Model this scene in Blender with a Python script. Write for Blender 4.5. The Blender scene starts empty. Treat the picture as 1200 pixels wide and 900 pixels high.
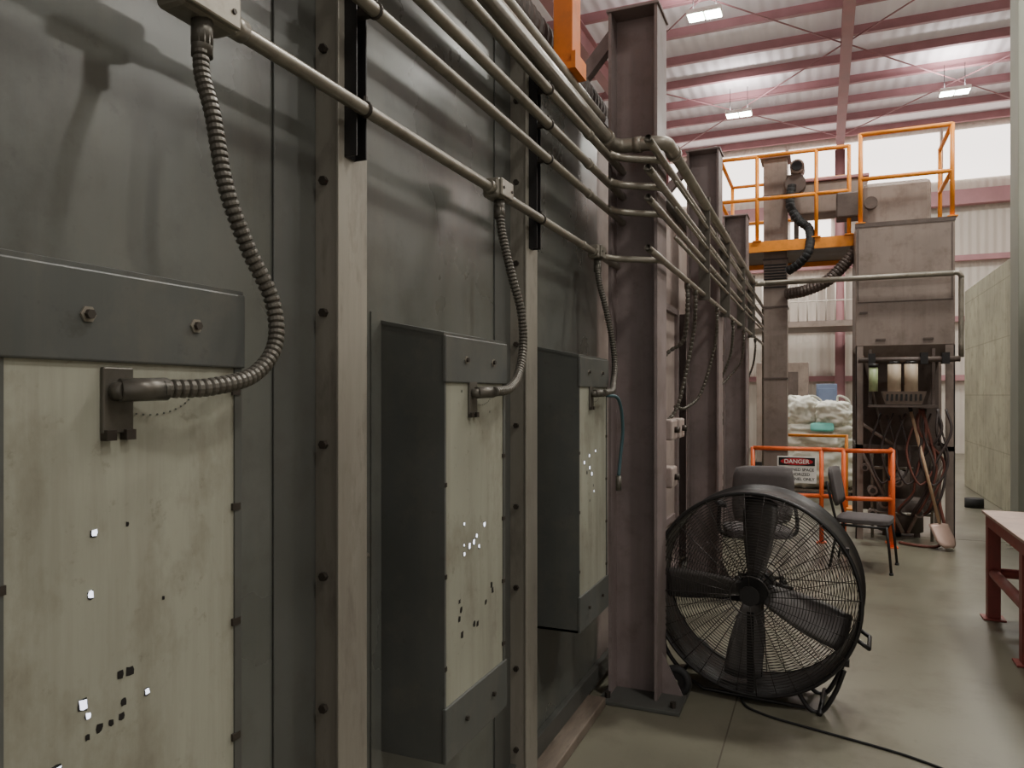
import bpy, bmesh, math, random
from mathutils import Vector, Matrix, noise
random.seed(7)
scene = bpy.context.scene
COL = scene.collection

# ------------------------------------------------------------------ materials
def srgb(r, g, b):
    f = lambda c: ((c/255+0.055)/1.055)**2.4 if c/255 > 0.04045 else c/255/12.92
    return (f(r), f(g), f(b), 1)

def mat(name, rgb, rough=0.5, metal=0.0, var=0.15, scale=3.0, bump=0.05, dirt=None, dirt_amt=0.3, stretch=(1,1,1), emit=0, spec=0.5, streak=None, streak_amt=.4, speck=None, speck_amt=.5):
    m = bpy.data.materials.new(name); m.use_nodes = True
    nt = m.node_tree; N = nt.nodes; L = nt.links
    b = N['Principled BSDF']
    c = srgb(*rgb)
    tc = N.new('ShaderNodeTexCoord'); mp = N.new('ShaderNodeMapping'); mp.inputs['Scale'].default_value = stretch
    L.new(tc.outputs['Object'], mp.inputs[0])
    n1 = N.new('ShaderNodeTexNoise'); n1.inputs['Scale'].default_value = scale; n1.inputs['Detail'].default_value = 6
    L.new(mp.outputs[0], n1.inputs['Vector'])
    r1 = N.new('ShaderNodeValToRGB'); r1.color_ramp.elements[0].position = .3; r1.color_ramp.elements[1].position = .7
    r1.color_ramp.elements[0].color = tuple(v*(1-var) for v in c[:3])+(1,)
    r1.color_ramp.elements[1].color = tuple(min(1, v*(1+var)) for v in c[:3])+(1,)
    L.new(n1.outputs['Fac'], r1.inputs[0])
    out = r1.outputs[0]
    def layer(out, col, amt, sc, st, lo=.5, hi=.75):
        mp2 = N.new('ShaderNodeMapping'); mp2.inputs['Scale'].default_value = st; L.new(tc.outputs['Object'], mp2.inputs[0])
        n2 = N.new('ShaderNodeTexNoise'); n2.inputs['Scale'].default_value = sc; n2.inputs['Detail'].default_value = 9
        n2.inputs['Roughness'].default_value = .7
        L.new(mp2.outputs[0], n2.inputs['Vector'])
        r2 = N.new('ShaderNodeValToRGB'); r2.color_ramp.elements[0].position = lo; r2.color_ramp.elements[1].position = hi
        r2.color_ramp.elements[0].color = (0,0,0,1); r2.color_ramp.elements[1].color = (amt,)*3+(1,)
        L.new(n2.outputs['Fac'], r2.inputs[0])
        mx = N.new('ShaderNodeMixRGB'); mx.inputs[2].default_value = srgb(*col)
        L.new(r2.outputs[0], mx.inputs[0]); L.new(out, mx.inputs[1]); return mx.outputs[0]
    if dirt: out = layer(out, dirt, dirt_amt, scale*2.7, stretch)
    if streak: out = layer(out, streak, streak_amt, 9, (1,1,.07), .48, .8)
    if speck: out = layer(out, speck, speck_amt, 22, (1,1,1), .60, .70)
    L.new(out, b.inputs['Base Color'])
    mr = N.new('ShaderNodeMapRange'); mr.inputs['From Min'].default_value = .3; mr.inputs['From Max'].default_value = .7
    mr.inputs['To Min'].default_value = max(.03, rough-.09); mr.inputs['To Max'].default_value = min(1, rough+.09)
    L.new(n1.outputs['Fac'], mr.inputs['Value']); L.new(mr.outputs[0], b.inputs['Roughness'])
    b.inputs['Metallic'].default_value = metal
    b.inputs['Specular IOR Level'].default_value = spec
    if bump:
        bp = N.new('ShaderNodeBump'); bp.inputs['Strength'].default_value = bump; bp.inputs['Distance'].default_value = .02
        L.new(n1.outputs['Fac'], bp.inputs['Height']); L.new(bp.outputs[0], b.inputs['Normal'])
    if emit:
        b.inputs['Emission Color'].default_value = c; b.inputs['Emission Strength'].default_value = emit
    return m

def emis(name, rgb, s):
    m = bpy.data.materials.new(name); m.use_nodes = True; nt = m.node_tree
    b = nt.nodes['Principled BSDF']; b.inputs['Base Color'].default_value = srgb(*rgb)
    b.inputs['Emission Color'].default_value = srgb(*rgb); b.inputs['Emission Strength'].default_value = s
    return m

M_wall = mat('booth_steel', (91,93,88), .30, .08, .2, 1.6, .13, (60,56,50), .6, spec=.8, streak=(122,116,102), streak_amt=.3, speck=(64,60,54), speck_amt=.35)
M_wallfar = mat('booth_steel_far', (164,149,142), .5, .05, .16, 2, .08, (108,90,80), .5, streak=(116,100,92), streak_amt=.35)  # booth steel copy, lightened and tinted in place of light on the far stretch
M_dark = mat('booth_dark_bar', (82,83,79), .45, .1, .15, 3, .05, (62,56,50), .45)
M_box = mat('box_paint', (82,84,81), .42, .1, .14, 3, .05, (112,106,95), .4, streak=(112,106,94), streak_amt=.3, speck=(60,56,50), speck_amt=.4)
M_panel = mat('liner_panel', (154,154,139), .5, .12, .12, 2.5, .06, (110,103,86), .75, stretch=(1,1,.6), streak=(106,100,86), streak_amt=.6, speck=(98,92,76), speck_amt=.45)
M_post = mat('post_galv', (146,141,130), .45, .3, .16, 5, .04, (100,93,84), .75, stretch=(1,1,.3), streak=(100,93,84), streak_amt=.45)
M_col = mat('column_steel', (132,119,117), .5, .08, .16, 3, .05, (94,78,68), .55, streak=(94,82,76), streak_amt=.45)
M_pipe = mat('conduit_galv', (146,140,128), .38, .45, .14, 8, .02, (88,78,66), .5)
M_flex = mat('flex_conduit', (98,94,86), .42, .5, .15, 12, .02, (50,46,42), .4)
M_flexduct = mat('flex_duct_cloth', (96,88,84), .7, .1, .15, 6, .02)
M_bolt = mat('bolt_steel', (66,60,54), .5, .5, .2, 20, 0)
M_black = mat('black_metal', (40,38,38), .42, .3, .15, 6, .02)
M_grille = mat('grille_wire', (74,70,68), .35, .6, .1, 6, 0)
M_rubber = mat('rubber', (30,30,31), .7, 0, .1, 8, .02)
M_blade = mat('fan_blade', (116,112,110), .38, .5, .15, 5, .02)
M_orange = mat('amber_paint', (240,146,36), .45, 0, .12, 6, .02, (160,100,50), .4)
M_orange2 = mat('orange_red_paint', (232,104,48), .45, 0, .12, 6, .02, (150,90,50), .4)
M_jib = mat('jib_orange', (228,122,36), .45, 0, .12, 6, .02, (150,90,50), .4)
M_red = mat('red_bench', (146,72,66), .5, 0, .15, 6, .03, (90,60,54), .5)
M_floor = mat('concrete_floor', (114,111,96), .36, 0, .26, .7, .05, (76,68,56), .7, spec=.5, speck=(86,80,66), speck_amt=.4)
M_joint = mat('floor_joint', (80,74,62), .8, 0, .1, 8, 0)
M_wood = mat('plank', (112,100,88), .7, 0, .2, 6, .1, (70,60,50), .5, stretch=(6,1,1))
M_purlin = mat('red_primer', (172,126,130), .6, 0, .1, 3, 0)
M_siding = mat('siding', (206,197,186), .6, 0, .06, 1.2, .02)
M_ceil = mat('roof_sheet', (236,230,232), .6, 0, .05, .6, .02, emit=.08)  # slight glow added to the sheet to brighten the ceiling
M_unit = mat('collector_paint', (138,124,115), .5, .1, .16, 2.2, .05, (92,72,60), .6, streak=(98,80,68), streak_amt=.45)
M_hop = mat('hopper_dark', (94,82,76), .55, .2, .2, 5, .05, (56,44,38), .5)
M_filter = mat('filter_can', (190,172,150), .5, 0, .08, 9, .02)
M_filterg = mat('filter_can_green', (170,186,140), .4, 0, .08, 9, .02)
M_hose = mat('red_hose', (112,66,56), .6, 0, .2, 6, 0)
M_hose2 = mat('dark_hose', (64,54,52), .6, 0, .2, 6, 0)
M_fabric = mat('grey_fabric', (94,88,88), .9, 0, .1, 30, .1)
M_bag = mat('woven_bag', (232,232,220), .7, 0, .12, 4, .5, (180,182,164), .5)
M_aqua = mat('aqua_label', (120,205,195), .6, 0, .1, 5, .1)
M_white = mat('sign_white', (246,242,236), .5, 0, .03, 5, 0)
M_signred = mat('sign_red', (190,30,45), .5, 0, .03, 5, 0)
M_signblk = mat('sign_black', (20,20,22), .5, 0, .03, 5, 0)
M_bluecab = mat('cabinet_blue', (120,135,165), .5, 0, .08, 3, .02)
M_tabletop = mat('bench_top', (176,150,138), .5, 0, .15, 4, .05, (120,95,85), .6)
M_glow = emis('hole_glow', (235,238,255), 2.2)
M_lamp = emis('lamp_lens', (235,255,235), 40)
M_window = emis('translucent_window', (255,246,238), 3.0)
M_teal = mat('teal_hose', (60,86,92), .45, 0, .1, 6, 0)

def concrete_wall_mat():
    m = mat('block_wall', (160,157,136), .8, 0, .18, 1.6, .1, (112,110,90), .75, streak=(116,114,96), streak_amt=.7)
    nt = m.node_tree; N = nt.nodes; L = nt.links; b = N['Principled BSDF']
    tc = N.new('ShaderNodeTexCoord'); sp = N.new('ShaderNodeSeparateXYZ'); cb = N.new('ShaderNodeCombineXYZ')
    L.new(tc.outputs['Object'], sp.inputs[0]); L.new(sp.outputs['Y'], cb.inputs['X']); L.new(sp.outputs['Z'], cb.inputs['Y'])
    br = N.new('ShaderNodeTexBrick'); br.offset = 0
    br.inputs['Scale'].default_value = 1; br.inputs['Brick Width'].default_value = 1.5; br.inputs['Row Height'].default_value = .8
    br.inputs['Mortar Size'].default_value = .008; br.inputs['Color1'].default_value = (1,1,1,1); br.inputs['Color2'].default_value = (.9,.9,.9,1)
    br.inputs['Mortar'].default_value = (.72,.72,.7,1)
    L.new(cb.outputs[0], br.inputs['Vector'])
    src = b.inputs['Base Color'].links[0].from_socket
    mx = N.new('ShaderNodeMixRGB'); mx.blend_type = 'MULTIPLY'; mx.inputs[0].default_value = 1
    L.new(src, mx.inputs[1]); L.new(br.outputs['Color'], mx.inputs[2]); L.new(mx.outputs[0], b.inputs['Base Color'])
    return m
M_block = concrete_wall_mat()

def corrugate(m, axis='X', scale=3.2, strength=.6):
    nt = m.node_tree; N = nt.nodes; L = nt.links; b = N['Principled BSDF']
    tc = N.new('ShaderNodeTexCoord'); w = N.new('ShaderNodeTexWave'); w.bands_direction = axis
    w.inputs['Scale'].default_value = scale; L.new(tc.outputs['Object'], w.inputs['Vector'])
    bp = N.new('ShaderNodeBump'); bp.inputs['Strength'].default_value = strength; bp.inputs['Distance'].default_value = .04
    L.new(w.outputs['Fac'], bp.inputs['Height']); L.new(bp.outputs[0], b.inputs['Normal'])
corrugate(M_siding, 'X', 1.6, .5); corrugate(M_ceil, 'X', 1.2, .6)

# ------------------------------------------------------------------ helpers
class G:
    def __init__(s, name, loc=(0,0,0), rz=0, local=False):
        s.e = bpy.data.objects.new(name, None); s.e.empty_display_size = .1
        s.e.location = loc; s.e.rotation_euler = (0,0,rz); COL.objects.link(s.e)
        s.local = local; s.loc = Vector(loc)
    def add(s, ob):
        ob.parent = s.e
        if not s.local: ob.matrix_parent_inverse = Matrix.Translation(-s.loc)
        return ob

def link(me, name, m, g=None, smooth=False):
    ob = bpy.data.objects.new(name, me); COL.objects.link(ob)
    if m: me.materials.append(m)
    if smooth:
        for p in me.polygons: p.use_smooth = True
    if g: g.add(ob)
    return ob

def box(name, x0, x1, y0, y1, z0, z1, m, g=None, bev=0.004):
    bm = bmesh.new(); bmesh.ops.create_cube(bm, size=1)
    c = Vector(((x0+x1)/2, (y0+y1)/2, (z0+z1)/2))
    for v in bm.verts:
        v.co = Vector((v.co.x*(x1-x0), v.co.y*(y1-y0), v.co.z*(z1-z0))) + c
    if bev and min(abs(x1-x0), abs(y1-y0), abs(z1-z0)) > bev*2.5:
        bmesh.ops.bevel(bm, geom=bm.edges[:], offset=bev, segments=2, affect='EDGES', profile=.5)
    me = bpy.data.meshes.new(name); bm.to_mesh(me); bm.free()
    return link(me, name, m, g)

def boxes(name, lst, m, g=None):
    bm = bmesh.new()
    for (x0,x1,y0,y1,z0,z1) in lst:
        r = bmesh.ops.create_cube(bm, size=1)
        for v in r['verts']:
            v.co = Vector((v.co.x*(x1-x0)+(x0+x1)/2, v.co.y*(y1-y0)+(y0+y1)/2, v.co.z*(z1-z0)+(z0+z1)/2))
    me = bpy.data.meshes.new(name); bm.to_mesh(me); bm.free()
    return link(me, name, m, g)

def prism(name, pts, axis, a0, a1, m, g=None):
    def mk(p, a):
        return {'x': (a, p[0], p[1]), 'y': (p[0], a, p[1]), 'z': (p[0], p[1], a)}[axis]
    n = len(pts); vs = [mk(p, a0) for p in pts] + [mk(p, a1) for p in pts]
    fs = [tuple(range(n))[::-1], tuple(range(n, 2*n))] + [(i, (i+1) % n, n+(i+1) % n, n+i) for i in range(n)]
    me = bpy.data.meshes.new(name); me.from_pydata(vs, [], fs)
    bm = bmesh.new(); bm.from_mesh(me); bmesh.ops.recalc_face_normals(bm, faces=bm.faces[:]); bm.to_mesh(me); bm.free()
    return link(me, name, m, g)

def smoothpath(pts, n=8):
    P = [Vector(p) for p in pts]
    P = [2*P[0]-P[1]] + P + [2*P[-1]-P[-2]]
    out = []
    for i in range(1, len(P)-2):
        a, b, c, d = P[i-1:i+3]
        for k in range(n):
            t = k/n
            out.append(.5*((2*b)+(-a+c)*t+(2*a-5*b+4*c-d)*t*t+(-a+3*b-3*c+d)*t**3))
    out.append(P[-2]); return out

def resample(pts, step):
    out = [pts[0]]; acc = 0
    for a, b in zip(pts, pts[1:]):
        l = (b-a).length
        while acc + l >= step and l > 1e-9:
            t = (step-acc)/l; a = a.lerp(b, t); out.append(a); l = (b-a).length; acc = 0
        acc += l
    out.append(pts[-1]); return out

def sweep(bm, pts, rfun, seg=10, cap=True, closed=False):
    rings = []; up = None; n = len(pts)
    for i, p in enumerate(pts):
        if closed: t = (pts[(i+1) % n]-pts[i-1])
        else: t = (pts[min(i+1, n-1)]-pts[max(i-1, 0)])
        if t.length < 1e-9: t = Vector((0,0,1))
        t.normalize()
        if up is None:
            up = Vector((0,0,1)) if abs(t.z) < .9 else Vector((1,0,0))
        s = t.cross(up)
        if s.length < 1e-6: s = t.orthogonal()
        s.normalize(); up = s.cross(t).normalized()
        r = rfun(i)
        rings.append([bm.verts.new(p + r*(math.cos(a)*s+math.sin(a)*up)) for a in [2*math.pi*k/seg for k in range(seg)]])
    rr = rings + ([rings[0]] if closed else [])
    for A, B in zip(rr, rr[1:]):
        for k in range(seg): bm.faces.new((A[k], A[(k+1) % seg], B[(k+1) % seg], B[k]))
    if cap and not closed:
        bm.faces.new(rings[0][::-1]); bm.faces.new(rings[-1])

def tube(name, pts, r, m, g=None, seg=10, smooth=False, n=8):
    P = smoothpath(pts, n) if smooth else [Vector(p) for p in pts]
    bm = bmesh.new(); sweep(bm, P, lambda i: r, seg)
    me = bpy.data.meshes.new(name); bm.to_mesh(me); bm.free()
    return link(me, name, m, g, True)

def ribbed(name, pts, r, pitch, m, g=None, seg=12, depth=.16):
    P = resample(smoothpath(pts, 24), pitch/4)
    f = (1, 1, .97, 1-depth)
    bm = bmesh.new(); sweep(bm, P, lambda i: r*f[i % 4], seg)
    me = bpy.data.meshes.new(name); bm.to_mesh(me); bm.free()
    return link(me, name, m, g, False)

def tubes(name, segs, r, m, g=None, seg=8):
    bm = bmesh.new()
    for s in segs: sweep(bm, [Vector(p) for p in s], lambda i: r, seg)
    me = bpy.data.meshes.new(name); bm.to_mesh(me); bm.free()
    return link(me, name, m, g, True)

def cyl(name, a, b, r, m, g=None, seg=24, r2=None):
    a = Vector(a); b = Vector(b)
    bm = bmesh.new(); sweep(bm, [a, b], lambda i: r if i == 0 else (r2 or r), seg)
    me = bpy.data.meshes.new(name); bm.to_mesh(me); bm.free()
    ob = link(me, name, m, g)
    for p in me.polygons: p.use_smooth = len(p.vertices) == 4
    return ob

def bolts(name, pts, d, r, h, m, g=None):
    bm = bmesh.new(); d = Vector(d)
    for p in pts:
        p = Vector(p); sweep(bm, [p, p+d*h], lambda i: r, 6)
    me = bpy.data.meshes.new(name); bm.to_mesh(me); bm.free()
    return link(me, name, m, g)

def ibeam(name, cx, cy, w, d, z0, z1, m, g=None, tf=.014, tw=.010):
    return boxes(name, [(cx-w/2, cx-w/2+tf, cy-d/2, cy+d/2, z0, z1), (cx+w/2-tf, cx+w/2, cy-d/2, cy+d/2, z0, z1),
                        (cx-w/2+tf, cx+w/2-tf, cy-tw/2, cy+tw/2, z0, z1)], m, g)

# ------------------------------------------------------------------ room shell
RZ = 9.25; YB = 23.5
box('floor', -13, 14, -8, YB+.2, -.2, 0, M_floor, bev=0)
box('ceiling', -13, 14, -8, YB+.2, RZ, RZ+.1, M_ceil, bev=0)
box('wall_back', -13, 14, YB, YB+.2, 0, RZ, M_siding, bev=0)
box('wall_left', -13.2, -13, -8, YB+.2, 0, RZ, M_siding, bev=0)
box('wall_right', 14, 14.2, -8, YB+.2, 0, RZ, M_siding, bev=0)
g = G('floor_joints', (-.4,4,0))
boxes('joint', [(-.424,-.417,-4,22,0,.001), (-1,2.25,9.5,9.507,0,.001)], M_joint, g)

g = G('window_1', (0, YB, 8))
for x in [i*2.0-9 for i in range(11)]:
    box('pane', x+.05, x+1.95, YB-.06, YB-.01, 7.5, 8.85, M_window, g, 0)
boxes('mullions', [(x-.03, x+.03, YB-.09, YB-.005, 7.45, 8.9) for x in [i*2.0-9 for i in range(12)]], M_siding, g)
g = G('window_2', (-3, YB, 6))
for x in [-6.4, -4.4, -2.4, -.9]:
    box('pane', x, x+1.3 if x < -1 else x+1.1, YB-.06, YB-.01, 5.6, 6.7, M_window, g, 0)
g = G('window_3', (0, YB, 6))
for x in [.9, 2.1]:
    box('pane', x, x+1.0, YB-.06, YB-.01, 4.6, 5.1, M_window, g, 0)
g = G('wall_girts', (0, YB-.2, 5))
boxes('girt', [(-13,14,YB-.35,YB-.1,6.75,7.15), (-13,14,YB-.22,YB-.1,5.25,5.4), (-13,14,YB-.22,YB-.1,3.6,3.75), (-13,14,YB-.22,YB-.1,2.0,2.15)], M_purlin, g)

g = G('roof_purlins', (0, 10, RZ))
L_ = []
y = -6.5
while y < YB:
    L_ += [(-13,14,y,y+.04,RZ-.20,RZ-.002), (-13,14,y-.06,y+.04,RZ-.21,RZ-.195)]; y += 1.3
boxes('purlin', L_, M_purlin, g)
g = G('roof_rafters', (0, 10, RZ-.5))
L_ = []
for x in [-9.4, -4.5, .43, 5.4, 10.3]:
    L_ += [(x-.1,x+.1,-8,YB,RZ-.28,RZ-.255), (x-.1,x+.1,-8,YB,RZ-.72,RZ-.70), (x-.008,x+.008,-8,YB,RZ-.70,RZ-.28)]
boxes('rafter', L_, M_purlin, g)
tubes('brace_rod', [((x, y0, RZ-.3), (x+4.9, y0+6, RZ-.3)) for x in (-9.4,-4.5,.43,5.4) for y0 in (5,11,17)] +
      [((x+4.9, y0, RZ-.3), (x, y0+6, RZ-.3)) for x in (-9.4,-4.5,.43,5.4) for y0 in (5,11,17)], .015, M_purlin, g, 6)
for i, x in enumerate([-9.4, -4.5, .43, 5.4, 10.3]):
    g = G('building_column', (x, YB-.55, 0))
    ibeam('shaft', x, YB-.6, .26, .22, 0, RZ-.72, M_purlin, g)
    box('base', x-.2, x+.2, YB-.8, YB-.4, 0, .03, M_purlin, g)

box('wall_partition_right', 2.3, 2.6, 2, 15.2, 0, 3.43, M_block, bev=.01)
g = G('concrete_pier', (2.13, 9.95, 0))
box('shaft', 2.02, 2.295, 9.9, 10.3, 0, RZ-.73, mat('pier_paint', (132,134,122), .7, 0, .1, 2, .03), g, .01)
box('plinth', 1.98, 2.295, 9.86, 10.34, 0, .12, M_block, g, .01)

# ------------------------------------------------------------------ blast booth
W = -1.15; TOP = 3.08
g = G('blast_booth', (-2.5, 5, 0))
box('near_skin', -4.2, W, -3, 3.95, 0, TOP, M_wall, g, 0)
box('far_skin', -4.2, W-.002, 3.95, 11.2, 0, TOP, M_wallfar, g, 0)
box('base_plank', W, -1.03, -3, 3.7, 0, .05, M_wood, g, .006)
box('base_angle', W, W+.03, -3, 11.2, .05, .14, M_dark, g, .003)
posts = [.265-1.22, .265, 1.488, 2.712, 5.16, 7.6, 10.05]
for i, y in enumerate(posts):
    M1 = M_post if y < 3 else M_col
    box('post_side_strip', W, W+.006, y-.15, y, 0, TOP, M_dark if y < 3 else M_wallfar, g, .002)  # thin flat strip beside each post, darker than the skin on near posts
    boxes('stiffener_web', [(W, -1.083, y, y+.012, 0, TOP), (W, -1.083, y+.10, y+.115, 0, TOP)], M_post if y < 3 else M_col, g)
    box('stiffener_face', -1.083, -1.075, y-.004, y+.118, 0, TOP, M1, g, .002)
    bolts('bolt', [(-1.118, y, z) for z in [.2+.32*k for k in range(9)]], (0,-1,0), .011, .012, M_bolt, g)
boxes('seam', [(W, W+.003, y, y+.006, .1, TOP) for y in (4.5, 6.9, 9.3)], M_dark, g)
box('top_angle', W-.02, W+.05, -3, 11.2, TOP, TOP+.05, M_dark, g, .004)

def door(name, y0, y1, z0, z1, m):
    g = G(name, (W, (y0+y1)/2, z0))
    box('leaf', W, W+.03, y0, y1, z0, z1, m, g, .005)
    boxes('frame', [(W, W+.055, y0-.05, y0, z0-.05, z1+.05), (W, W+.055, y1, y1+.05, z0-.05, z1+.05),
                    (W, W+.055, y0, y1, z1, z1+.05), (W, W+.055, y0, y1, z0-.05, z0)], M_col, g)
    boxes('hinge', [(W+.03, W+.06, y0-.03, y0+.08, z, z+.07) for z in (z0+.2, (z0+z1)/2, z1-.25)], M_bolt, g)
    boxes('rail', [(W+.03, W+.05, y0+.08, y1-.08, z, z+.05) for z in (z0+.35, z0+1.1)], M_col, g)
door('access_door', 5.35, 6.1, .25, 2.25, M_wallfar)
door('access_door', 6.55, 7.5, .25, 2.25, M_panel)
door('access_door', 7.85, 8.5, .25, 2.25, M_wallfar)
door('access_door', 9.0, 9.9, .25, 2.25, M_wallfar)
for (y, z) in ((4.75, 1.38), (4.75, 1.08), (5.02, 1.38)):
    g = G('electrical_box', (W+.1, y, z))
    box('case', W, W+.28, y-.09, y+.09, z-.065, z+.065, M_wallfar, g, .012)
    cyl('knob', (W+.28, y, z), (W+.31, y, z), .02, M_bolt, g, 12)

# ---- wear-panel housings
def ragged(name, lst, X, m, g, k=1.0):
    vs = []; fs = []
    for (y, z, s) in lst:
        rnd = random.Random(int(y*99999)+int(z*7777)); b = len(vs); h = s*.5*k
        for (a, c) in ((-1,-1),(0,-1.1),(1,-1),(1.1,0),(1,1),(0,1.05),(-1,1),(-1.1,0)):
            vs.append((X, y+h*a*rnd.uniform(.65,1.15), z+h*1.15*c*rnd.uniform(.65,1.15)))
        fs.append(tuple(range(b, b+8)))
    me = bpy.data.meshes.new(name); me.from_pydata(vs, [], fs)
    return link(me, name, m, g)

def housing(y0, y1, holes, idx):
    g = G('wear_panel_housing', (-1.0, (y0+y1)/2, .6))
    X = -.945; zt = 1.775 + (.012 if idx == 0 else 0); zb = .60
    box('back_flange', W, W+.005, y0-.05, y1+.03, zb-.08, zt+.055, M_wall, g, .002)
    prof = [(W+.004, zb), (X, zb), (X, zt-.015), (W+.004, zt+.025)]
    prism('cheek_near', prof, 'y', y0, y0+.01, M_box, g)
    prism('cheek_far', prof, 'y', y1-.01, y1, M_box, g)
    prism('top_cover', [(W+.004, zt+.025), (X, zt-.015), (X, zt-.005), (W+.004, zt+.035)], 'y', y0-.003, y1+.003, M_box, g)
    box('bottom_cover', W+.004, X, y0, y1, zb, zb+.01, M_box, g, 0)
    box('header_plate', X-.006, X+.006, y0-.003, y1+.003, zt-.14, zt-.012, M_box, g, .003)
    box('sill_plate', X-.006, X+.006, y0-.003, y1+.003, zb, zb+.15, M_box, g, .003)
    box('liner', X-.010, X-.002, y0+.006, y1-.018, zb+.14, zt-.13, M_panel, g, 0)
    box('edge_strip', X-.012, X+.001, y1-.018, y1-.002, zb+.14, zt-.13, M_dark, g, 0)
    boxes('edge_clips', [(X-.004, X+.003, y1-.024, y1-.006, z, z+.012) for z in [zb+.2+.2*k for k in range(5)]], M_bolt, g)
    boxes('edge_clips_near', [(X-.004, X+.002, y0+.002, y0+.012, z, z+.012) for z in [zb+.25+.25*k for k in range(3)]], M_bolt, g)
    bolts('header_bolts', [(X+.006, y0+.12, zt-.075), (X+.006, y1-.11, zt-.075), (X+.006, y0+.12, zb+.08), (X+.006, y1-.11, zb+.08)], (1,0,0), .007, .009, M_bolt, g)
    bolts('header_washers', [(X+.006, y0+.12, zt-.075), (X+.006, y1-.11, zt-.075)], (1,0,0), .012, .003, M_pipe, g)
    if holes:
        ragged('worn_holes', [(y0+h[0], h[1], h[2]) for h in holes], X-.0015, M_black, g)
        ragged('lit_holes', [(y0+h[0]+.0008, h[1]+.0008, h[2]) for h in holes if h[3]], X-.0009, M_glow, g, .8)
    yb = y0+.17
    box('bracket_plate', X-.002, X+.006, yb-.025, yb+.025, 1.545, 1.64, M_flex, g, .002)
    boxes('bracket_feet', [(X-.002, X+.012, yb-.024, yb-.008, 1.535, 1.55), (X-.002, X+.012, yb+.008, yb+.024, 1.535, 1.55)], M_bolt, g)
    cyl('fitting', (X+.02, yb-.01, 1.607), (X+.045, yb+.05, 1.609), .017, M_flex, g, 12)
    cyl('fitting_base', (X, yb-.005, 1.605), (X+.03, yb-.005, 1.607), .014, M_flex, g, 12)
    arc = [(X-.001, y0+.2+.085*math.sin(a)+.03, 1.60-.045*math.cos(a)+.015) for a in [(-1.2+2.4*k/16) for k in range(17)]]
    bolts('gauge_marks', arc, (1,0,0), .0016, .001, M_dark, g)
h1 = [(.135,1.405,.010,1),(.190,1.41,.006,0),(.130,1.32,.011,1),(.255,1.285,.005,0),
      (.118,1.170,.016,1),(.178,1.192,.012,0),(.194,1.192,.013,0),(.126,1.152,.009,1),(.184,1.150,.009,0),(.144,1.128,.011,0),(.126,1.122,.008,0),
      (.180,1.130,.009,0),(.163,1.128,.008,0),(.224,1.150,.010,1),(.080,1.095,.016,1),(.128,1.042,.010,1)]
random.seed(21)
h2 = [(.06+.26*random.random(), 1.2+.11*(random.random()-.5)+(.0 if k%2 else -.23), .008+.009*random.random(), k%2) for k in range(17)] + \
     [(.05+.28*random.random(), 1.5+.12*random.random(), .006, 0) for k in range(4)]
h3 = [(.06+.26*random.random(), 1.24+.22*(random.random()-.5), .010+.009*random.random(), k%3 > 0) for k in range(9)]
housing(.60, 1.022, h1, 0)
housing(1.781, 2.197, h2, 1)
housing(2.98, 3.42, h3, 2)
housing(.60-1.22, 1.022-1.22, [], 3)

g = G('door_latch', (-1.12, 1.66, 1.18))
box('plate', W, W+.03, 1.63, 1.66, 1.13, 1.21, M_bolt, g, .003)
cyl('pin', (W+.02, 1.62, 1.17), (W+.02, 1.69, 1.17), .007, M_pipe, g, 8)

# ------------------------------------------------------------------ booth columns
for cy in [3.94, 6.38, 8.82]:
    g = G('booth_column', (-.93, cy, 0))
    ibeam('shaft', -.92, cy, .26, .24, .02, 3.62, M_col, g, .016, .012)
    box('base_plate', -1.08, -.66, cy-.22, cy+.2, 0, .022, M_dark, g, .004)
    box('cap_plate', -1.06, -.78, cy-.13, cy+.13, 3.62, 3.636, M_col, g, .003)
    prism('gusset', [(-.79, .022), (-.68, .022), (-.79, .24)], 'y', cy-.006, cy+.006, M_col, g)
    bolts('anchor_bolts', [(-.70, cy-.17, .02), (-.70, cy+.15, .02), (-1.04, cy-.17, .02)], (0,0,1), .016, .03, M_bolt, g)
    prism('knee_brace', [(-1.05, 3.5), (-1.05, 3.6), (-1.45, 3.15), (-1.45, 3.05)], 'y', cy-.03, cy+.03, M_col, g)

# ------------------------------------------------------------------ conduits & pipe runs
runs = [('conduit_run', 2.296, .0165), ('conduit_run', 2.53, .017), ('conduit_run', 2.668, .019), ('conduit_run', 2.805, .019)]
for nm, z, r in runs:
    g = G(nm, (-1.0, 3, z))
    x = -1.03 if z < 2.4 else -1.0
    tube('pipe', [(x,-3,z),(x,3.5,z),(x+.01,3.6,z),(x+.06,3.69,z-.002),(-.82,3.745,z-.01),(-.775,3.77,z-.01),(-.755,3.83,z-.01),(-.755,3.95,z-.01),(-.755,10.5,z-.01),(-.755,10.62,z-.05),(-.755,10.65,z-.2),(-.755,10.65,.6)], r, M_pipe, g, 12, True, 6)
    for y in (.7, 3.3, 5.7, 8.0):
        xx = x if y < 3.5 else -.755
        cyl('coupling', (xx, y-.02, z if y < 3.5 else z-.01), (xx, y+.02, z if y < 3.5 else z-.01), r*1.2, M_pipe, g, 14)
g = G('air_main_pipe', (-1.0, 3, 2.89))
z = 2.885
tube('pipe', [(-1.0,-3,z),(-1.0,3.62,z)], .032, M_pipe, g, 16)
tube('elbows', [(-1.0,3.58,z),(-1.0,3.68,z),(-.97,3.745,z),(-.90,3.76,z),(-.80,3.77,z),(-.745,3.80,z),(-.735,3.88,z),(-.735,3.96,z)], .036, M_pipe, g, 16, True, 6)
tube('pipe_far', [(-.735,3.94,z),(-.735,8.9,z)], .029, M_pipe, g, 16)
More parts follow.
